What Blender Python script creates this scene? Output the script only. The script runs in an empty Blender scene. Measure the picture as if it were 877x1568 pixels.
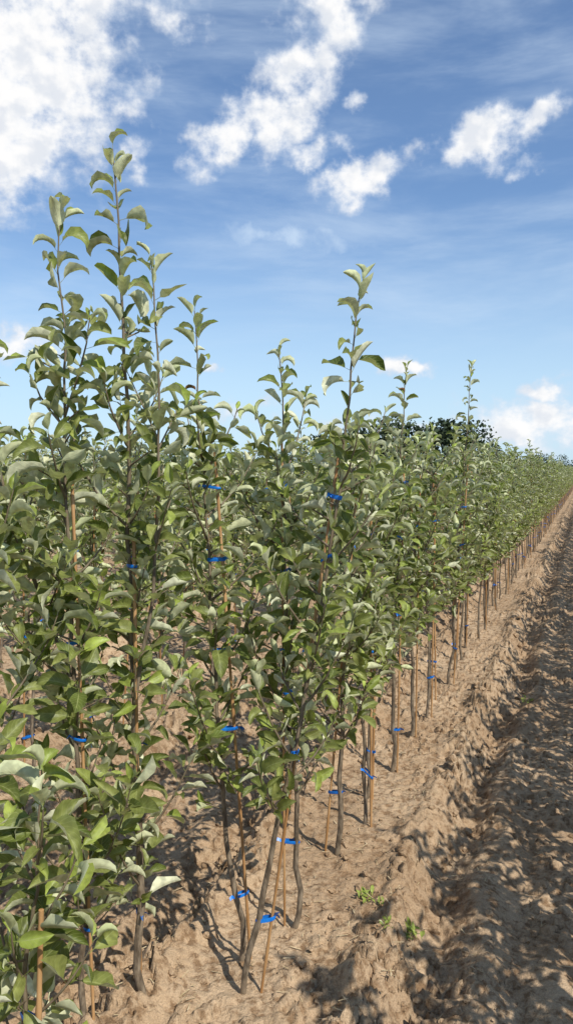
import bpy, math, random
import numpy as np
from mathutils import Vector
scene=bpy.context.scene
rad=math.radians
H=1.6
CAM_YAW=21.0; CAM_PITCH=3.0
SUN_AZ=120.0; SUN_EL=49.0

# ------------------------------------------------------------------ utils
def mesh_obj(name,V,F,mats=(),midx=None,tint=None,luv=None,smooth=True,link=True):
    V=np.asarray(V,dtype=np.float32); F=np.asarray(F,dtype=np.int32)
    me=bpy.data.meshes.new(name)
    k=F.shape[1]
    me.vertices.add(len(V)); me.vertices.foreach_set('co',V.ravel())
    me.loops.add(F.size); me.loops.foreach_set('vertex_index',F.ravel())
    me.polygons.add(len(F)); me.polygons.foreach_set('loop_start',np.arange(0,F.size,k,dtype=np.int32))
    me.polygons.foreach_set('loop_total',np.full(len(F),k,dtype=np.int32))
    if midx is not None: me.polygons.foreach_set('material_index',np.asarray(midx,dtype=np.int32))
    me.polygons.foreach_set('use_smooth',np.full(len(F),smooth,dtype=bool))
    for m in mats: me.materials.append(m)
    if tint is not None:
        a=me.attributes.new('tint','FLOAT_VECTOR','POINT'); a.data.foreach_set('vector',np.asarray(tint,dtype=np.float32).ravel())
    if luv is not None:
        a=me.attributes.new('luv','FLOAT_VECTOR','POINT'); a.data.foreach_set('vector',np.asarray(luv,dtype=np.float32).ravel())
    me.update(calc_edges=True)
    ob=bpy.data.objects.new(name,me)
    if link: scene.collection.objects.link(ob)
    return ob

def hsh(ix,iy,s):
    h=(ix.astype(np.int64)*374761393+iy.astype(np.int64)*668265263+s*1274126177)&0xffffffff
    h=((h^(h>>13))*1103515245)&0xffffffff
    h=((h^(h>>15))*668265263)&0xffffffff
    h=h^(h>>14)
    return (h&0xffffff)/float(0x1000000)
def vnoise(x,y,s=0):
    ix=np.floor(x);iy=np.floor(y);fx=x-ix;fy=y-iy
    ix=ix.astype(np.int64);iy=iy.astype(np.int64)
    fx=fx*fx*(3-2*fx);fy=fy*fy*(3-2*fy)
    a=hsh(ix,iy,s);b=hsh(ix+1,iy,s);c=hsh(ix,iy+1,s);d=hsh(ix+1,iy+1,s)
    return (a*(1-fx)+b*fx)*(1-fy)+(c*(1-fx)+d*fx)*fy
def fbm(x,y,o=4,s=0):
    r=0;a=.5;t=0
    for i in range(o):
        r=r+a*vnoise(x,y,s+i*17);t+=a;x=x*2.03+5.1;y=y*2.03+1.7;a*=.5
    return r/t
def sst(a,b,x):
    t=np.clip((x-a)/(b-a),0,1);return t*t*(3-2*t)
def clods(x,y,s=0,crack=.16):
    """broken crust: voronoi plates of random height and tilt, with gaps between"""
    ix=np.floor(x).astype(np.int64);iy=np.floor(y).astype(np.int64)
    F1=np.full_like(x,9.);F2=np.full_like(x,9.);hh=np.zeros_like(x)
    for dx in(-1,0,1):
        for dy in(-1,0,1):
            cx=ix+dx;cy=iy+dy
            px=cx+hsh(cx,cy,s);py=cy+hsh(cx,cy,s+1)
            d=np.hypot(x-px,y-py)
            q=hsh(cx,cy,s+3)*6.28
            hgt=hsh(cx,cy,s+2)**1.6*(1.0+.9*((x-px)*np.cos(q)+(y-py)*np.sin(q)))
            n=d<F1
            F2=np.where(n,F1,np.minimum(F2,d));hh=np.where(n,hgt,hh);F1=np.where(n,d,F1)
    return hh*sst(0.0,crack,F2-F1)*(1-.35*F1)
ROW0=-0.9; PITCH=1.65
def ground_h(x,y):
    x=np.asarray(x,dtype=float);y=np.asarray(y,dtype=float)
    dist=np.hypot(x,y-2)
    fade=1-sst(10,60,dist)
    wx=x+(fbm(x*1.3,y*.9,3,11)-.5)*.24+(fbm(x*7,y*7,2,12)-.5)*.07
    xr=np.abs(((wx-ROW0+PITCH/2)%PITCH)-PITCH/2)
    z=.055*(1-sst(.30,.39,xr))
    z+=.028*np.exp(-((xr-.29)/.06)**2)
    z-=.060*np.exp(-((xr-.46)/.07)**2)
    z+=.024*np.exp(-((xr-.60)/.05)**2)
    z-=.018*np.exp(-((xr-.72)/.05)**2)
    edge=np.exp(-((xr-.36)/.13)**2)
    wxd=(fbm(x*13,y*13,4,77)-.5)*.10; wyd=(fbm(x*13,y*13,4,78)-.5)*.10
    cm=sst(.42,.64,fbm(x*2.1,y*2.1,2,31))
    cm2=sst(.40,.60,fbm(x*3.1+4,y*3.1,2,35))
    z=z+fade*(.040*(fbm(x*3.2,y*3.2,4,3)-.5)
      +(.06+.9*edge+.5*cm)*.056*clods((x+wxd)/.13,(y+wyd)/.10,41,.11)
      +(.22+.8*edge+.8*cm2)*.028*clods((x+wxd*.7)/.050,(y+wyd*.7)/.048,51,.14)
      +(.25+.7*cm+.4*edge)*.012*clods((x+wxd*.35)/.024,(y+wyd*.35)/.024,61,.2)
      +.015*(fbm(x*30,y*30,3,9)-.5))
    return z

# ------------------------------------------------------------------ node helper
def newmat(name):
    m=bpy.data.materials.new(name);m.use_nodes=True
    nt=m.node_tree;nt.nodes.clear()
    return m,nt
class NT:
    def __init__(s,nt): s.nt=nt
    def n(s,t,**k):
        x=s.nt.nodes.new(t)
        for a,b in k.items(): setattr(x,a,b)
        return x
    def l(s,a,b): s.nt.links.new(a,b)
    def setin(s,node,i,v):
        if v is None: return
        if isinstance(v,bpy.types.NodeSocket): s.l(v,node.inputs[i])
        else: node.inputs[i].default_value=v
    def math(s,op,a,b=None,c=None,clamp=False):
        x=s.n('ShaderNodeMath',operation=op);x.use_clamp=clamp
        s.setin(x,0,a);s.setin(x,1,b);s.setin(x,2,c)
        return x.outputs[0]
    def mr(s,v,a,b,c=0,d=1,smooth=True):
        x=s.n('ShaderNodeMapRange');x.interpolation_type='SMOOTHSTEP' if smooth else 'LINEAR'
        s.setin(x,0,v)
        for i,q in zip((1,2,3,4),(a,b,c,d)): x.inputs[i].default_value=q
        return x.outputs[0]
    def mix(s,f,a,b,bt='MIX'):
        x=s.n('ShaderNodeMix');x.data_type='RGBA';x.blend_type=bt
        s.setin(x,0,f)
        for i,v in((6,a),(7,b)):
            if isinstance(v,(tuple,list)): v=(v[0],v[1],v[2],1)
            s.setin(x,i,v)
        return x.outputs[2]
    def noise(s,vec,scale,detail=4,rough=.55,dist=0):
        x=s.n('ShaderNodeTexNoise');s.setin(x,'Vector',vec)
        x.inputs['Scale'].default_value=scale;x.inputs['Detail'].default_value=detail
        x.inputs['Roughness'].default_value=rough;x.inputs['Distortion'].default_value=dist
        return x

# ------------------------------------------------------------------ materials
def leaf_material():
    m,nt=newmat('apple_leaf');g=NT(nt)
    at=g.n('ShaderNodeAttribute',attribute_name='tint');sp=g.n('ShaderNodeSeparateXYZ');g.l(at.outputs['Vector'],sp.inputs[0])
    uv=g.n('ShaderNodeAttribute',attribute_name='luv');su=g.n('ShaderNodeSeparateXYZ');g.l(uv.outputs['Vector'],su.inputs[0])
    geo=g.n('ShaderNodeNewGeometry');tc=g.n('ShaderNodeTexCoord')
    r,y,b=sp.outputs
    top=g.mix(r,(.080,.108,.020),(.235,.255,.075))
    top=g.mix(y,top,(.38,.47,.08))
    under=g.mix(r,(.44,.46,.26),(.70,.70,.50))
    under=g.mix(y,under,(.64,.69,.36))
    nz=g.noise(tc.outputs['Object'],60,1)
    mot=g.mr(nz.outputs[0],.3,.7,.8,1.2)
    ta=g.math('ABSOLUTE',su.outputs[1])
    mid=g.mr(ta,.0,.10,1,0)
    vv=g.math('SINE',g.math('MULTIPLY',g.math('SUBTRACT',su.outputs[0],g.math('MULTIPLY',ta,.28)),48))
    side=g.mr(vv,.75,1,0,.35)
    vein=g.math('MAXIMUM',g.math('MULTIPLY',mid,.75),side)
    top=g.mix(vein,top,(.33,.36,.14))
    col=g.mix(geo.outputs['Backfacing'],top,under)
    mm=g.n('ShaderNodeCombineXYZ')
    for i in range(3): g.l(mot,mm.inputs[i])
    col=g.mix(1.0,col,mm.outputs[0],'MULTIPLY')
    brn=g.mix(nz.outputs[0],(.09,.035,.015),(.26,.12,.05))
    col=g.mix(b,col,brn)
    p=g.n('ShaderNodeBsdfPrincipled');g.l(col,p.inputs['Base Color'])
    rg=g.math('ADD',g.math('MULTIPLY',geo.outputs['Backfacing'],.3),.43)
    g.l(rg,p.inputs['Roughness']);p.inputs['Specular IOR Level'].default_value=.36
    bp=g.n('ShaderNodeBump');bp.inputs['Strength'].default_value=.35;bp.inputs['Distance'].default_value=.002
    g.l(g.math('MULTIPLY',vein,-1.2),bp.inputs['Height']);g.l(bp.outputs[0],p.inputs['Normal'])
    tr=g.n('ShaderNodeBsdfTranslucent')
    tcx=g.mix(.6,col,(.34,.44,.04));g.l(tcx,tr.inputs[0])
    mx=g.n('ShaderNodeMixShader');mx.inputs[0].default_value=.25
    g.l(p.outputs[0],mx.inputs[1]);g.l(tr.outputs[0],mx.inputs[2])
    o=g.n('ShaderNodeOutputMaterial');g.l(mx.outputs[0],o.inputs[0])
    return m
def bark_material():
    m,nt=newmat('young_bark');g=NT(nt)
    at=g.n('ShaderNodeAttribute',attribute_name='tint');sp=g.n('ShaderNodeSeparateXYZ');g.l(at.outputs['Vector'],sp.inputs[0])
    tc=g.n('ShaderNodeTexCoord');mp=g.n('ShaderNodeMapping');mp.inputs['Scale'].default_value=(1,1,.35);g.l(tc.outputs['Object'],mp.inputs[0])
    nz=g.noise(mp.outputs[0],70,3)
    old=g.mix(g.mr(nz.outputs[0],.3,.7),(.08,.058,.038),(.25,.195,.135))
    yng=g.mix(nz.outputs[0],(.11,.07,.045),(.20,.17,.10))
    col=g.mix(sp.outputs[0],old,yng)
    p=g.n('ShaderNodeBsdfPrincipled');g.l(col,p.inputs['Base Color']);p.inputs['Roughness'].default_value=.6
    bp=g.n('ShaderNodeBump');bp.inputs['Strength'].default_value=.5;bp.inputs['Distance'].default_value=.003
    g.l(nz.outputs[0],bp.inputs['Height']);g.l(bp.outputs[0],p.inputs['Normal'])
    o=g.n('ShaderNodeOutputMaterial');g.l(p.outputs[0],o.inputs[0]);return m
def simple_mat(name,c1,c2,scale,rough=.6,stretch=(1,1,1),bump=.3,bd=.002):
    m,nt=newmat(name);g=NT(nt)
    tc=g.n('ShaderNodeTexCoord');mp=g.n('ShaderNodeMapping');mp.inputs['Scale'].default_value=stretch;g.l(tc.outputs['Object'],mp.inputs[0])
    nz=g.noise(mp.outputs[0],scale,3)
    col=g.mix(g.mr(nz.outputs[0],.3,.7),c1,c2)
    p=g.n('ShaderNodeBsdfPrincipled');g.l(col,p.inputs['Base Color']);p.inputs['Roughness'].default_value=rough
    bp=g.n('ShaderNodeBump');bp.inputs['Strength'].default_value=bump;bp.inputs['Distance'].default_value=bd
    g.l(nz.outputs[0],bp.inputs['Height']);g.l(bp.outputs[0],p.inputs['Normal'])
    o=g.n('ShaderNodeOutputMaterial');g.l(p.outputs[0],o.inputs[0]);return m
def soil_material(name='sandy_soil'):
    m,nt=newmat(name);g=NT(nt)
    geo=g.n('ShaderNodeNewGeometry');P=geo.outputs['Position']
    n1=g.noise(P,1.6,4,.6);n2=g.noise(P,26,5,.64);n3=g.noise(P,230,3,.6)
    c=g.mix(g.mr(n1.outputs[0],.35,.65),(.355,.244,.150),(.470,.342,.222))
    c=g.mix(g.mr(n2.outputs[0],.36,.55),(.225,.142,.080),c)
    f=g.mr(n3.outputs[0],.3,.7,.80,1.15)
    mm=g.n('ShaderNodeCombineXYZ')
    for i in range(3): g.l(f,mm.inputs[i])
    c=g.mix(1.0,c,mm.outputs[0],'MULTIPLY')
    sp=g.n('ShaderNodeSeparateXYZ');g.l(P,sp.inputs[0])
    far=g.mr(sp.outputs[1],118,124)
    side=g.mr(sp.outputs[0],-70,-60,1,0)
    far=g.math('MAXIMUM',far,side)
    grass=g.mix(n1.outputs[0],(.06,.10,.025),(.12,.16,.05))
    c=g.mix(far,c,grass)
    p=g.n('ShaderNodeBsdfPrincipled');g.l(c,p.inputs['Base Color']);p.inputs['Roughness'].default_value=.95
    p.inputs['Specular IOR Level'].default_value=.15
    b1=g.n('ShaderNodeBump');b1.inputs['Strength'].default_value=1.0;b1.inputs['Distance'].default_value=.018
    g.l(n2.outputs[0],b1.inputs['Height'])
    b2=g.n('ShaderNodeBump');b2.inputs['Strength'].default_value=.6;b2.inputs['Distance'].default_value=.003
    g.l(n3.outputs[0],b2.inputs['Height']);g.l(b1.outputs[0],b2.inputs['Normal']);g.l(b2.outputs[0],p.inputs['Normal'])
    o=g.n('ShaderNodeOutputMaterial');g.l(p.outputs[0],o.inputs[0]);return m
M_leaf=leaf_material();M_bark=bark_material()
M_stake=simple_mat('bamboo_cane',(.30,.15,.055),(.50,.30,.14),35,.45,(1,1,.15))
M_tie=simple_mat('blue_tie_tape',(.0,.12,.50),(.01,.20,.68),40,.4)
M_soil=soil_material()
M_straw=simple_mat('dry_straw',(.34,.25,.13),(.55,.44,.28),60,.8)
M_far=simple_mat('distant_foliage',(.016,.030,.012),(.045,.068,.025),.6,.8,bump=0)
MATS=[M_bark,M_leaf,M_stake,M_tie]

# ------------------------------------------------------------------ tree builder
def nrm(a): return a/np.maximum(np.linalg.norm(a,axis=-1,keepdims=True),1e-9)
class Builder:
    def __init__(s): s.V=[];s.F=[];s.M=[];s.T=[];s.U=[];s.n=0
    def add(s,V,F,m,T,U=None):
        V=np.asarray(V,float);s.V.append(V);s.F.append(np.asarray(F)+s.n);s.M.append(np.full(len(F),m))
        s.T.append(np.broadcast_to(np.asarray(T,float),V.shape));s.U.append(np.zeros_like(V) if U is None else U);s.n+=len(V)
    def tube(s,P,R,m,T=(0,0,0),sides=7):
        P=np.asarray(P,float);R=np.asarray(R,float);n=len(P)
        tan=nrm(np.gradient(P,axis=0));mean=nrm((P[-1]-P[0])[None])[0]
        ref=np.array([1,0,0.]) if abs(mean[0])<.8 else np.array([0,1,0.])
        a=nrm(np.cross(tan,ref));b=np.cross(tan,a)
        ang=np.arange(sides)/sides*2*np.pi
        V=P[:,None]+R[:,None,None]*(np.cos(ang)[None,:,None]*a[:,None]+np.sin(ang)[None,:,None]*b[:,None])
        i=np.arange(n-1)[:,None]*sides;j=np.arange(sides)[None];k=(j+1)%sides
        F=np.stack([i+j,i+k,i+sides+k,i+sides+j],-1).reshape(-1,4)
        T=np.asarray(T,float)
        if T.ndim==2: T=np.repeat(T,sides,axis=0)
        s.add(V.reshape(-1,3),F,m,T)
    def leaves(s,P,D,N,L,W,curl,roll,youth,brown,rnd,rng):
        D=nrm(D);N=nrm(N-D*np.sum(N*D,-1,keepdims=True));B=np.cross(N,D);K=len(P)
        sp=np.array([-.24,0,.09,.22,.38,.55,.72,.87,1.0]);t=np.array([-1,-.5,0,.5,1.])
        sb=np.clip(sp,0,1)
        w=np.sin(np.pi*sb**.82)**.8;w[0]=w[1]=0;w[-1]=0
        th=-(curl[:,None])*(sb[None]**1.3)
        seg=np.diff(sp);thm=(th[:,1:]+th[:,:-1])/2
        c=np.zeros((K,9,3));stp=seg[None,:,None]*L[:,None,None]*(np.cos(thm)[...,None]*D[:,None]+np.sin(thm)[...,None]*N[:,None])
        c[:,1:]=np.cumsum(stp,axis=1)
        nn=-np.sin(th)[...,None]*D[:,None]+np.cos(th)[...,None]*N[:,None]
        hw=W[:,None]*.5*w[None]+np.where(sp<.05,.0011,0.0002)[None]
        tw=rng.normal(0,.7,K)[:,None]*sb[None]
        Bt=np.cos(tw)[...,None]*B[:,None]+np.sin(tw)[...,None]*nn
        Nt=np.cross(nrm(np.gradient(c,axis=1)),Bt)
        rl=roll[:,None,None]
        ph=rl*t[None,None]+1e-4
        lx=hw[...,None]*np.sin(ph)/(rl+1e-4);lz=hw[...,None]*((1-np.cos(ph))/(rl+1e-4)+.25*np.abs(t)[None,None]*rl/1.2)
        fq=rng.uniform(5,12,K)[:,None,None];fp=rng.uniform(0,6,K)[:,None,None]
        lz=lz+hw[...,None]*.28*np.sin(sp[None,:,None]*fq+fp+t[None,None]*1.5)*(t[None,None]**2)
        side=(rng.normal(0,.10,K)*L)[:,None]*sb[None]**2
        V=P[:,None,None]+c[:,:,None]+Bt[:,:,None]*(lx+side[...,None])[...,None]+Nt[:,:,None]*lz[...,None]
        i=(np.arange(8)*5)[:,None];j=np.arange(4)[None]
        F1=np.stack([i+j,i+5+j,i+6+j,i+1+j],-1).reshape(-1,4)
        F=(np.arange(K)*45)[:,None,None]+F1[None]
        T=np.stack([rnd,youth,brown],-1)[:,None,None]*np.ones((1,9,5,1))
        U=np.stack([np.broadcast_to(sp[:,None],(9,5)),np.broadcast_to(t[None],(9,5)),np.zeros((9,5))],-1)[None]*np.ones((K,1,1,1))
        s.add(V.reshape(-1,3),F.reshape(-1,4),1,T.reshape(-1,3),U.reshape(-1,3))
    def obj(s,name,link=True):
        return mesh_obj(name,np.concatenate(s.V),np.concatenate(s.F),MATS,np.concatenate(s.M),np.concatenate(s.T),np.concatenate(s.U),True,link)

def polyat(P,f):
    f=np.clip(f,0,1)*(len(P)-1);i=np.minimum(f.astype(int),len(P)-2);u=(f-i)[:,None]
    return P[i]*(1-u)+P[i+1]*u, nrm(P[i+1]-P[i])

def shoot_leaves(acc,P,f0,f1,inter,rng,Lm=.08,up=.25,tipyoung=.7,length=None,tw=.18):
    ln=np.sum(np.linalg.norm(np.diff(P,axis=0),axis=1)) if length is None else length
    n=max(3,int(ln*(f1-f0)/inter))
    u=np.linspace(0,1,n);f=f0+(f1-f0)*(.72*u+.28*(1-(1-u)**2.2))+rng.normal(0,.25/n*(f1-f0),n);f=np.clip(f,0,1)
    pos,T=polyat(P,f)
    az=rng.uniform(0,6.28)+np.arange(n)*2.3999+rng.normal(0,.3,n)
    a=nrm(np.cross(T,np.array([1,.13,.07])));b=np.cross(T,a)
    R=np.cos(az)[:,None]*a+np.sin(az)[:,None]*b
    toptip=np.clip((f-1+tw)/tw,0,1)
    al=np.radians(rng.normal(52,17,n)*(1-toptip)+rng.normal(28,9,n)*toptip)
    D=np.cos(al)[:,None]*T+np.sin(al)[:,None]*R
    D[:,2]+= up*toptip-.06*(1-toptip)
    N=np.sin(al)[:,None]*T-np.cos(al)[:,None]*R+rng.normal(0,.48,(n,3))
    L=Lm*rng.uniform(.55,1.2,n)*(1-.36*toptip**2)
    youth=np.clip(toptip*tipyoung*rng.uniform(.4,1.1,n)+(rng.random(n)<.10)*.45,0,1)
    acc.append((pos,D,N,L,youth))

def build_tree(B,seed,h=1.9,off=(0,0),bow=(0,0),low=.42,nlat=15,latlen=.36,leaders=(),dens=1.0,Lm=.080,z0=-.03,lmax=.80,ros=26):
    rng=np.random.default_rng(seed)
    n=26;s=np.linspace(0,1,n)
    P=np.zeros((n,3));P[:,2]=z0+s*(h-z0)
    wob=np.cumsum(rng.normal(0,.0045,(n,2)),axis=0);wob-=wob[0]
    P[:,0]=off[0]*s+bow[0]*np.sin(np.pi*s)+wob[:,0];P[:,1]=off[1]*s+bow[1]*np.sin(np.pi*s)+wob[:,1]
    kd=rng.uniform(0,6.28);ka=rng.uniform(.006,.026)
    kn=np.exp(-((P[:,2]-.10)/.07)**2)*ka
    P[:,0]+=np.cos(kd)*kn;P[:,1]+=np.sin(kd)*kn
    R=np.interp(s,[0,.06,.09,.3,.7,1],[.0115,.0100,.0112,.0080,.0050,.0018])*rng.uniform(.8,1.05)
    y=np.clip((s-.35)/.4,0,1)
    B.tube(P,R,0,np.stack([y,y*0,y*0],-1),8)
    acc=[]
    shoot_leaves(acc,P,low/h+.05,.998,.025/dens,rng,Lm*1.0,tw=.10)
    for k in range(int(ros*dens)):
        f=rng.uniform(low/h,.80);p,T=polyat(P,np.array([f]))
        a=rng.uniform(0,6.28);d=np.array([math.cos(a),math.sin(a),.5]);
        Q=p[0]+np.linspace(0,rng.uniform(.02,.10),4)[:,None]*d
        B.tube(Q,np.linspace(.003,.002,4),0,(.5,0,0),4)
        shoot_leaves(acc,Q,.3,1,.011,rng,Lm*.85,.1,.3,length=.055)
    zs=np.linspace(low,lmax*h,nlat)+rng.normal(0,.03,nlat);az=rng.uniform(0,6.28)
    for k in range(nlat):
        az+=2.4+rng.normal(0,.4);u=(zs[k]-low)/(lmax*h-low)
        p,T=polyat(P,np.array([(zs[k]-z0)/(h-z0)]))
        ln=latlen*rng.uniform(.55,1.35)*(1.05-.40*u)
        tilt=np.radians(rng.uniform(30,60));m=9;Q=[p[0]]
        for q in range(m-1):
            tt=tilt*(1-.65*q/(m-1))
            dvec=np.array([math.cos(az)*math.sin(tt),math.sin(az)*math.sin(tt),math.cos(tt)])+rng.normal(0,.05,3)
            Q.append(Q[-1]+dvec*ln/(m-1))
        Q=np.array(Q);B.tube(Q,np.linspace(.0042,.0014,m),0,(.75,0,0),5)
        shoot_leaves(acc,Q,.08,.998,.0175/dens,rng,Lm*rng.uniform(.8,1.08))
    for (zf,off2,h2) in leaders:
        p,T=polyat(P,np.array([(zf-z0)/(h-z0)]));m=16;q=np.linspace(0,1,m)
        e=np.array([off2[0],off2[1],h2]);Q=p[0]+(e-p[0])*q[:,None]
        out=nrm((e-p[0])*np.array([1,1,0]))
        Q+=out*(np.sin(np.pi*q)*.05)[:,None]+np.cumsum(rng.normal(0,.003,(m,3)),axis=0)
        B.tube(Q,np.linspace(.0065,.0018,m),0,np.stack([q,q*0,q*0],-1),7)
        shoot_leaves(acc,Q,.12,.998,.022/dens,rng,Lm*1.0,tw=.12)
        for k in range(7):
            f=rng.uniform(.15,.72);pp,_=polyat(Q,np.array([f]));a=rng.uniform(0,6.28)
            d=np.array([math.cos(a),math.sin(a),1.3]);QQ=pp[0]+np.linspace(0,rng.uniform(.12,.26),6)[:,None]*d/1.5
            B.tube(QQ,np.linspace(.0032,.0013,6),0,(.8,0,0),5);shoot_leaves(acc,QQ,.1,.998,.018,rng,Lm*.9)
    pos=np.concatenate([a[0] for a in acc]);D=np.concatenate([a[1] for a in acc]);N=np.concatenate([a[2] for a in acc])
    L=np.concatenate([a[3] for a in acc]);Y=np.concatenate([a[4] for a in acc]);K=len(L)
    hi=np.clip((pos[:,2]/h-.55)/.3,0,1)
    roll=rng.uniform(.5,1.6,K)+hi*rng.uniform(0,.9,K)
    curl=rng.uniform(-.2,1.4,K)+hi*rng.uniform(0,1.5,K)
    W=L*rng.uniform(.42,.58,K)
    brown=(rng.random(K)<.004).astype(float);roll=np.where(brown>0,2.1,roll);curl=np.where(brown>0,1.9,curl)
    L=np.where(brown>0,L*.62,L);W=np.where(brown>0,W*.5,W)
    B.leaves(pos,D,N,L,W,curl,roll,Y,brown,rng.random(K),rng)
    return P

def add_stake(B,seed,P,hs=1.58,dx=.02,dy=.0,base=(.03,0),z0=-.05,ties=(.24,.74,1.0,1.25,1.48),skip=.15,dmax=.05):
    """bamboo cane beside the stem, tied with blue tape"""
    rng=np.random.default_rng(seed+999)
    n=30;s=np.linspace(0,1,n);f=(hs)/P[-1,2]
    top,_=polyat(P,np.array([f]))
    S=np.zeros((n,3));S[:,2]=z0+s*(hs-z0)
    tx,ty=top[0][0]+dx,top[0][1]+dy
    S[:,0]=base[0]+(tx-base[0])*s;S[:,1]=base[1]+(ty-base[1])*s
    R=np.full(n,.0049)*rng.uniform(.85,1.1);R[3::6]*=1.25
    B.tube(S,R,2,(rng.random(),0,0),8)
    B.tube(np.array([S[-1]-[0,0,.0005],S[-1]]),np.array([R[-1],.0003]),2,(0,0,0),8)
    for z in ties:
        if z>hs-.03 or rng.random()<skip: continue
        z=z+rng.normal(0,.035)
        a,_=polyat(P,np.array([(z-P[0,2])/(P[-1,2]-P[0,2])]));b,_=polyat(S,np.array([(z-z0)/(hs-z0)]))
        a=a[0];b=b[0];d=b-a;d[2]=0;dist=np.linalg.norm(d)
        if dist>dmax: continue
        c=(a+b)/2;d=d/max(dist,1e-6);e=np.array([-d[1],d[0],0])
        ang=np.linspace(0,2*np.pi,19);rx=dist/2+.0095;ry=.0095
        w=rng.uniform(.008,.013)
        tilt=rng.normal(0,.3)
        ring=c+np.cos(ang)[:,None]*d*rx+np.sin(ang)[:,None]*e*ry
        ring[:,2]+=np.cos(ang)*rx*tilt
        lo=ring.copy();hi=ring.copy();lo[:,2]-=w/2;hi[:,2]+=w/2
        mid=c+(ring-c)*1.10
        V=np.stack([lo,mid,hi],1).reshape(-1,3)
        i=np.arange(18)*3;F=np.concatenate([np.stack([i,i+3,i+4,i+1],-1),np.stack([i+1,i+4,i+5,i+2],-1)])
        B.add(V,F,3,(0,0,0))
        for k in range(2):
            st=ring[rng.integers(0,18)];out=nrm((st-c)[None])[0]
            q=np.linspace(0,1,5);ln=rng.uniform(.010,.024)
            sp=st+out*(q*ln)[:,None];sp[:,2]+=rng.uniform(-.8,.6)*ln*q**2+.004*np.sin(q*4)
            hw=np.array([0,0,1])*w*.38+np.cross(out,[0,0,1])*.003
            V=np.stack([sp-hw,sp+hw],1).reshape(-1,3);i=np.arange(4)*2
            B.add(V,np.stack([i,i+2,i+3,i+1],-1),3,(0,0,0))
    return S

cy,sy=math.cos(rad(CAM_YAW)),math.sin(rad(CAM_YAW))
def sideways(v): return (v*cy,v*sy)

HERO=[
 (-1.43,1.42,1.94,.05,dict(low=.28,nlat=18,latlen=.42,Lm=.092),dict(hs=1.5)),
 (-1.24,1.70,2.18,-.05,dict(low=.16,nlat=21,latlen=.32,Lm=.090,lmax=.78,leaders=((.9,sideways(-.26),1.82),)),dict(hs=1.5)),
 (-1.15,1.86,2.36,-.07,dict(low=.24,nlat=17,latlen=.30,Lm=.082,lmax=.68,leaders=((.8,sideways(.03),2.06),)),dict(hs=1.3,base=(-.02,.01))),
 (-.985,2.16,2.03,-.12,dict(low=.50,nlat=19,latlen=.34,lmax=.80),dict(hs=1.60,base=(.03,.02),dx=.035,dy=.01,dmax=.06,skip=0)),
 (-.92,2.03,2.10,.31,dict(low=.62,nlat=14,latlen=.28,lmax=.70,bow=sideways(.02)),dict(hs=1.60,base=(.045,.02),dx=-.01,skip=.0)),
 (-.89,2.38,1.93,-.04,dict(low=.50,nlat=21,latlen=.37),dict(hs=1.63,base=(-.03,.0),dx=.0,skip=0)),
 (-.90,2.90,1.72,.06,dict(low=.50,nlat=21,latlen=.39,lmax=.86),dict(hs=1.45,base=(-.05,0))),
 (-.86,3.18,1.66,.0,dict(low=.50,nlat=19,latlen=.36,lmax=.86),dict(hs=1.45)),
 (-.93,3.47,1.74,.03,dict(low=.53,nlat=19,latlen=.37),dict(hs=1.5)),
 (-.90,3.85,2.06,.04,dict(low=.53,nlat=20,latlen=.38,lmax=.76),dict(hs=1.62)),
 (-.90,4.32,1.70,.0,dict(low=.53,nlat=19,latlen=.37,lmax=.86),dict(hs=1.5)),
 (-.88,4.70,1.76,.05,dict(low=.53,nlat=19,latlen=.37,lmax=.86),dict(hs=1.5)),
 (-.92,5.08,1.74,-.03,dict(low=.53,nlat=19,latlen=.37,lmax=.86),dict(hs=1.5)),
 (-.88,5.55,2.28,.12,dict(low=.53,nlat=19,latlen=.37,lmax=.72),dict(hs=1.6)),
 (-1.04,1.20,.98,.06,dict(low=.22,nlat=9,latlen=.28,Lm=.088,lmax=.84,ros=6),dict(hs=.7,ties=(.24,.5))),
]
for i,(x,y,h,ln,kw,sk) in enumerate(HERO):
    B=Builder();P=build_tree(B,100+i,h=h,off=sideways(ln),**kw)
    S=Builder();add_stake(S,100+i,P,**sk)
    z=float(ground_h(x,y))
    o=B.obj('apple_tree');o.location=(x,y,z)
    c=S.obj('bamboo_stake_with_blue_ties');c.parent=o

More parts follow.
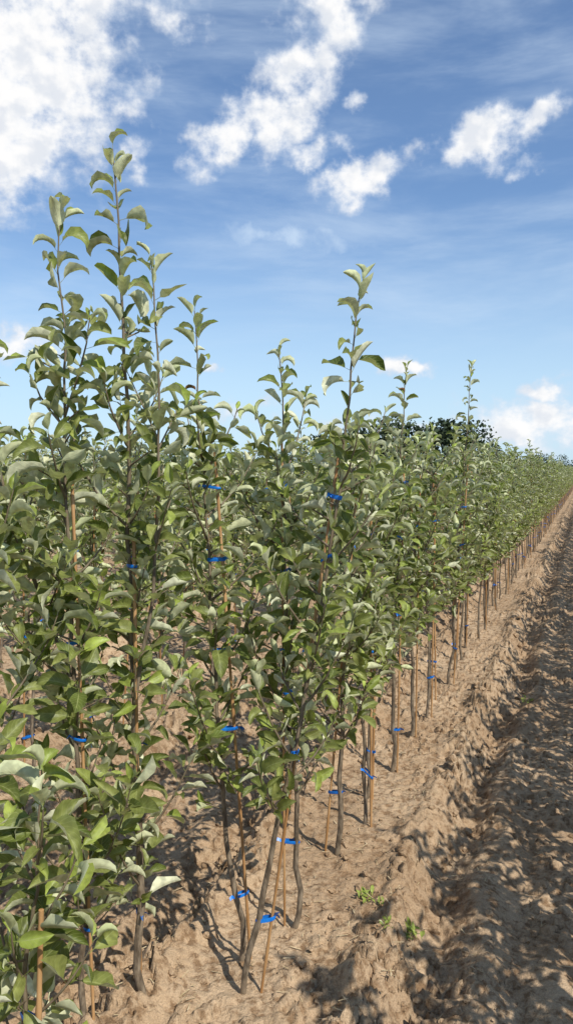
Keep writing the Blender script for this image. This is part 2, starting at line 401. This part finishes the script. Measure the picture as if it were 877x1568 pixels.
VAR=[]
for i in range(12):
    B=Builder();rng=random.Random(i)
    hh=[1.66,1.76,1.70,1.83,1.62,1.73,1.93,1.68,1.78,1.64,1.75,1.70][i]
    P=build_tree(B,500+i,h=hh,off=(rng.uniform(-.06,.06),rng.uniform(-.06,.06)),low=.5,nlat=18,latlen=.37,lmax=.86,ros=18)
    add_stake(B,500+i,P,hs=rng.uniform(1.35,1.55),base=(rng.uniform(-.04,.04),rng.uniform(-.04,.04)),skip=.3)
    o=B.obj('tmp',False);VAR.append(o.data);o.data.name='apple_tree_mesh'
rng=random.Random(7)
def row(x0,y0,y1,step,individual_to=-99,name='apple_tree_row'):
    e=bpy.data.objects.new(name,None);scene.collection.objects.link(e);e.location=(x0,y0,0)
    L=[];y=y0
    while y<y1:
        L.append((x0+rng.gauss(0,.03),y+rng.gauss(0,.04)));y+=step*(1+max(0,(y-20))*.008)
    A=np.array(L);Z=ground_h(A[:,0],A[:,1])
    for (xx,yy),zz in zip(L,Z):
        solo=yy<individual_to;zz=float(zz)
        o=bpy.data.objects.new('apple_tree' if solo else 'tree_in_row',rng.choice(VAR))
        scene.collection.objects.link(o)
        s=rng.uniform(.92,1.08)
        if solo: o.location=(xx,yy,zz)
        else: o.parent=e;o.location=(xx-x0,yy-y0,zz)
        o.rotation_euler=(0,0,rng.uniform(0,6.28));o.scale=(s*rng.uniform(.95,1.05),s,s*rng.uniform(.97,1.04))
row(ROW0,5.95,125,.40)
row(ROW0-PITCH,2.3,100,.40,individual_to=6)
for k in range(2,9):
    xr=ROW0-PITCH*k
    row(xr,max(1.5,-xr*1.0-1.2),[0,0,80,70,60,50,45,40,36][k],.44 if k<5 else .55)
row(ROW0+PITCH-.04,-2.6,90,.28)

# ------------------------------------------------------------------ ground
def axis(a,b,step,lim0,lim1,gr):
    c=list(np.arange(a,b,step));s=step;x=c[-1]
    while x<lim1: s*=gr;x+=s;c.append(x)
    s=step;x=a;l=[]
    while x>lim0: s*=gr;x-=s;l.append(x)
    return np.array(l[::-1]+c)
gx=axis(-2.2,.40,.0070,-2500,2500,1.035)
gy=axis(1.5,4.4,.0070,-2500,3500,1.018)
X,Y=np.meshgrid(gx,gy,indexing='ij')
Z=ground_h(X.ravel(),Y.ravel())
V=np.stack([X.ravel(),Y.ravel(),Z],-1)
ny=len(gy);i=(np.arange(len(gx)-1)*ny)[:,None];j=np.arange(ny-1)[None]
F=np.stack([i+j,i+ny+j,i+ny+1+j,i+1+j],-1).reshape(-1,4)
mesh_obj('ground',V,F,[M_soil])

def ico(sub):
    import bmesh
    bm=bmesh.new();bmesh.ops.create_icosphere(bm,subdivisions=sub,radius=1)
    v=np.array([p.co[:] for p in bm.verts]);f=np.array([[q.index for q in t.verts] for t in bm.faces]);bm.free();return v,f
iv,iff=ico(2)
nr=np.random.default_rng(5);NC=6000
cyy=1.4+nr.random(NC)**1.6*10;cxx=nr.uniform(-3.2,.6,NC)
xr=np.abs(((cxx-ROW0+PITCH/2)%PITCH)-PITCH/2)
sz=.003+.015*nr.random(NC)**3.2;sz=np.where((xr>.22)&(xr<.5)&(nr.random(NC)<.35),sz*2.0,sz)
zz=ground_h(cxx,cyy)
VV=[]
for k in range(NC):
    v=iv*(1+.42*np.sin(iv@nr.normal(0,2.8,(3,3))+nr.uniform(0,6,3)).mean(1,keepdims=True)+nr.normal(0,.09,(len(iv),1)))
    v=v*sz[k]*np.array([1,nr.uniform(.6,1),nr.uniform(.5,.8)]);a=nr.uniform(0,6.28)
    v=np.stack([v[:,0]*math.cos(a)-v[:,1]*math.sin(a),v[:,0]*math.sin(a)+v[:,1]*math.cos(a),v[:,2]],-1)
    VV.append(v+[cxx[k],cyy[k],zz[k]+sz[k]*.2])
F=(np.arange(NC)*len(iv))[:,None,None]+iff[None]
mesh_obj('soil_clods',np.concatenate(VV),F.reshape(-1,3),[M_soil],smooth=False)
NS=900;V=[];F=[]
for k in range(NS):
    y=1.45+nr.random()**1.4*5;x=nr.normal(-.85,.35);L=nr.uniform(.008,.045);a=nr.uniform(0,6.28);w=nr.uniform(.0006,.0020)
    q=np.linspace(-.5,.5,4);bx=x+math.cos(a)*q*L;by=y+math.sin(a)*q*L
    bz=ground_h(bx,by).max()+.001+.003*nr.random()+nr.normal(0,.1)*L*q
    px=-math.sin(a)*w;py=math.cos(a)*w
    b=len(V)
    for t in range(4): V+= [(bx[t]-px,by[t]-py,bz[t]),(bx[t]+px,by[t]+py,bz[t]+.0006)]
    for t in range(3): F.append((b+2*t,b+2*t+2,b+2*t+3,b+2*t+1))
mesh_obj('dry_straw_litter',V,F,[M_straw])

def weed(x,y,s,n,seed):
    r=np.random.default_rng(seed);B=Builder();z=float(ground_h(x,y))
    az=r.uniform(0,6.28,n);el=r.uniform(.15,1.2,n)
    D=np.stack([np.cos(az)*np.cos(el),np.sin(az)*np.cos(el),np.sin(el)],-1)
    N=np.stack([-np.cos(az)*np.sin(el),-np.sin(az)*np.sin(el),np.cos(el)],-1)
    pos=np.stack([r.normal(0,s*.5,n),r.normal(0,s*.5,n),r.uniform(0.006,.018,n)],-1)
    L=r.uniform(.4,1,n)*s
    B.leaves(pos,D,N,L,L*.45,r.uniform(.2,.9,n),r.uniform(.3,.8,n),np.full(n,.6),np.zeros(n),r.random(n),r)
    o=B.obj('weed');o.location=(x,y,z)
weed(-.70,2.63,.036,18,1);weed(-.52,2.50,.038,28,2);weed(-.58,2.42,.024,12,3);weed(-.35,5.6,.04,20,4);weed(-.63,2.56,.022,10,5)

# ------------------------------------------------------------------ distant trees
r=np.random.default_rng(3);V=[];F=[]
def far_tree(x,y,h,w):
    n=900
    base=h*.18
    a=np.linspace(0,2*np.pi,7)[:-1]
    for lvl,(z,rr) in enumerate(((0,.035*h),(h*.5,.02*h),(h*.85,.006*h))):
        for q in a: V.append((x+math.cos(q)*rr,y+math.sin(q)*rr,z))
    b=len(V)-18
    for l in range(2):
        for q in range(6): F.append((b+l*6+q,b+l*6+(q+1)%6,b+l*6+6+(q+1)%6,b+l*6+6+q))
    lob=[(r.normal(0,w*.28),r.normal(0,w*.28),base+(h-base)*r.uniform(.2,.85),r.uniform(.2,.38)*w) for _ in range(11)]
    for k in range(n):
        lx,ly,lz,lr=lob[r.integers(0,11)]
        d=r.normal(0,1,3);d/=np.linalg.norm(d);rad_=lr*r.uniform(.6,1.08)
        c=np.array([x+lx,y+ly,lz])+d*rad_*np.array([1,1,.9])
        s=r.uniform(.12,.34)*h/9;u=nrm(r.normal(0,1,3)[None])[0];v=nrm(np.cross(u,r.normal(0,1,3))[None])[0]
        b=len(V);V.extend([c-u*s-v*s*.6,c+u*s-v*s*.7,c+u*s*.7+v*s,c-u*s*.8+v*s*.7]);F.append((b,b+1,b+2,b+3))
def at(az,d): return d*math.sin(rad(az)),d*math.cos(rad(az))
for az,d,h in [(-18.5,150,8.4),(-17.2,148,9.6),(-15.8,152,10.2),(-14.4,150,10.4),(-13.2,146,10.8),(-12,150,11.6),(-10.8,152,11.8),(-9.6,150,11.4),(-8.5,148,10.2),(-7.4,153,9.0),(-6.4,155,7.4)]:
    x,y=at(az+r.normal(0,.2),d);far_tree(x,y,h,h*.8)
for az in np.arange(-6,9,1.0):
    x,y=at(az,230);far_tree(x,y,r.uniform(4.5,6.5),6)
for az in np.arange(-52,-19,1.3):
    x,y=at(az,210);far_tree(x,y,r.uniform(5,8),8)
mesh_obj('distant_tree_line',np.array([tuple(map(float,v)) for v in V]),F,[M_far],smooth=False)

# ------------------------------------------------------------------ sky
w=bpy.data.worlds.new('World');scene.world=w;w.use_nodes=True
nt=w.node_tree;nt.nodes.clear();g=NT(nt)
sky=g.n('ShaderNodeTexSky');sky.sky_type='NISHITA';sky.sun_disc=False
sky.sun_elevation=rad(SUN_EL);sky.sun_rotation=rad(SUN_AZ);sky.air_density=1.0;sky.dust_density=.6;sky.ozone_density=2.0;sky.altitude=50
tc=g.n('ShaderNodeTexCoord');sp=g.n('ShaderNodeSeparateXYZ');g.l(tc.outputs['Generated'],sp.inputs[0])
az=g.math('MULTIPLY',g.math('ARCTAN2',sp.outputs[0],sp.outputs[1]),57.2958)
el=g.math('MULTIPLY',g.math('ARCSINE',sp.outputs[2]),57.2958)
cv=g.n('ShaderNodeCombineXYZ');g.l(az,cv.inputs[0]);g.l(el,cv.inputs[1]);P0=cv.outputs[0]
nz=g.noise(P0,.30,5,.55)
sub=g.n('ShaderNodeVectorMath',operation='SUBTRACT');g.l(nz.outputs['Color'],sub.inputs[0]);sub.inputs[1].default_value=(.5,.5,.5)
scl=g.n('ShaderNodeVectorMath',operation='MULTIPLY');g.l(sub.outputs[0],scl.inputs[0]);scl.inputs[1].default_value=(5,4,0)
ad=g.n('ShaderNodeVectorMath',operation='ADD');g.l(P0,ad.inputs[0]);g.l(scl.outputs[0],ad.inputs[1]);P1=ad.outputs[0]
BL=[(-40,25.5,9.5,8.5,20,1.15),(-35.8,30.5,6.5,4.5,20,1.05),(-41.5,21.0,6.5,4.5,0,1.15),(-32.4,24.8,3.6,3.2,30,.66),(-31.9,21.3,1.9,1.3,20,.75),
 (-29,29.5,3.4,2.4,30,.7),
 (-25.0,22.8,4.2,1.9,30,1.05),(-21.6,23.8,4.0,3.0,-10,1.05),(-20.0,26.8,3.6,3.6,45,.9),(-17.2,30,4.4,3.0,60,.96),(-19.0,21.6,2.6,1.1,0,.95),
 (-15.4,20.3,4.0,1.7,15,1.1),(-16.8,22.2,1.4,.9,0,.62),(-7.0,22.0,4.2,2.0,12,1.05),(-4.0,22.8,3.6,1.4,25,.9),(-16.6,24.7,1.2,.7,0,.62),(-4.4,20.0,1.6,.9,0,.58),
 (-12.2,7.7,2.3,.85,0,1.15),(-26.7,7.8,.9,.5,0,.8),(-3.1,3.2,7,2.3,0,1.0),(-3,5.4,2.8,1.1,10,.95),(-14,3.6,7,1.0,0,.65),(-40,9,3.4,1.7,0,.95),(-24,4,5,1.2,0,.65),
 (60,30,30,9,0,.9),(-130,30,40,10,0,.9)]
acc=None
for (a,e,ra,re,ro,dn) in BL:
    mp=g.n('ShaderNodeMapping');mp.vector_type='TEXTURE';g.l(P1,mp.inputs[0])
    mp.inputs['Location'].default_value=(a,e,0);mp.inputs['Rotation'].default_value=(0,0,rad(ro));mp.inputs['Scale'].default_value=(ra,re,1)
    ln=g.n('ShaderNodeVectorMath',operation='LENGTH');g.l(mp.outputs[0],ln.inputs[0])
    v=g.mr(ln.outputs['Value'],.0,1.45,dn,0)
    acc=v if acc is None else g.math('MAXIMUM',acc,v)
mp=g.n('ShaderNodeMapping');mp.inputs['Scale'].default_value=(1,1.2,1);g.l(P0,mp.inputs[0])
f1=g.noise(mp.outputs[0],.48,8,.56)
dens=g.math('ADD',acc,g.math('MULTIPLY',g.math('SUBTRACT',f1.outputs[0],.5),1.9))
cl=g.mr(dens,.22,.98);cl=g.math('MULTIPLY',cl,g.mr(acc,0,.3))
mp2=g.n('ShaderNodeMapping');mp2.inputs['Rotation'].default_value=(0,0,rad(12));mp2.inputs['Scale'].default_value=(.035,.16,1);g.l(P0,mp2.inputs[0])
f2=g.noise(mp2.outputs[0],1.4,6,.6,.25)
ci=g.mr(f2.outputs[0],.40,.78,.06,.50);ci=g.math('MULTIPLY',ci,g.mr(el,3,14))
mps=g.n('ShaderNodeMapping');mps.vector_type='TEXTURE';g.l(P1,mps.inputs[0]);mps.inputs['Location'].default_value=(-21,16.4,0);mps.inputs['Rotation'].default_value=(0,0,rad(-3));mps.inputs['Scale'].default_value=(8,1.0,1)
ln=g.n('ShaderNodeVectorMath',operation='LENGTH');g.l(mps.outputs[0],ln.inputs[0]);st=g.math('MULTIPLY',g.mr(ln.outputs['Value'],0,1.4,.70,0),g.mr(f1.outputs[0],.35,.65,.5,1))
ci=g.math('MAXIMUM',ci,st)
hz=g.mr(el,-1,20,.80,0)
sc=g.mix(1.0,sky.outputs[0],(.98,1.24,1.48),'MULTIPLY')
mp3=g.n('ShaderNodeMapping');mp3.inputs['Location'].default_value=(.35,.55,0);mp3.inputs['Scale'].default_value=(1,1.2,1);g.l(P0,mp3.inputs[0])
f3=g.noise(mp3.outputs[0],.48,4,.5)
ccol=g.mix(g.mr(dens,.35,1.1),(7.0,7.9,9.3),(10.5,10.4,10.3))
ccol=g.mix(g.mr(f3.outputs[0],.46,.66,0,.60),ccol,(6.8,7.4,8.4))
c=g.mix(hz,sc,(6.6,8.6,10.3))
c=g.mix(ci,c,(7.2,8.6,10.2))
c=g.mix(g.math('MULTIPLY',cl,.97),c,ccol)
bg=g.n('ShaderNodeBackground');g.l(c,bg.inputs[0]);bg.inputs[1].default_value=.098
o=g.n('ShaderNodeOutputWorld');g.l(bg.outputs[0],o.inputs[0])

sd=bpy.data.lights.new('sun','SUN');sd.energy=5.0;sd.angle=rad(.5);sd.color=(1,.95,.85)
so=bpy.data.objects.new('sun',sd);scene.collection.objects.link(so)
S=Vector((math.cos(rad(SUN_EL))*math.sin(rad(SUN_AZ)),math.cos(rad(SUN_EL))*math.cos(rad(SUN_AZ)),math.sin(rad(SUN_EL))))
so.rotation_euler=S.to_track_quat('Z','Y').to_euler();so.location=(3,-2,8)

cd=bpy.data.cameras.new('camera');cd.sensor_fit='VERTICAL';cd.sensor_height=36;cd.lens=27.2;cd.clip_start=.05;cd.clip_end=8000
co=bpy.data.objects.new('camera',cd);scene.collection.objects.link(co)
co.location=(0,0,H);co.rotation_euler=(rad(90-CAM_PITCH),0,rad(CAM_YAW));scene.camera=co
scene.view_settings.view_transform='Standard';scene.view_settings.look='None';scene.view_settings.exposure=0
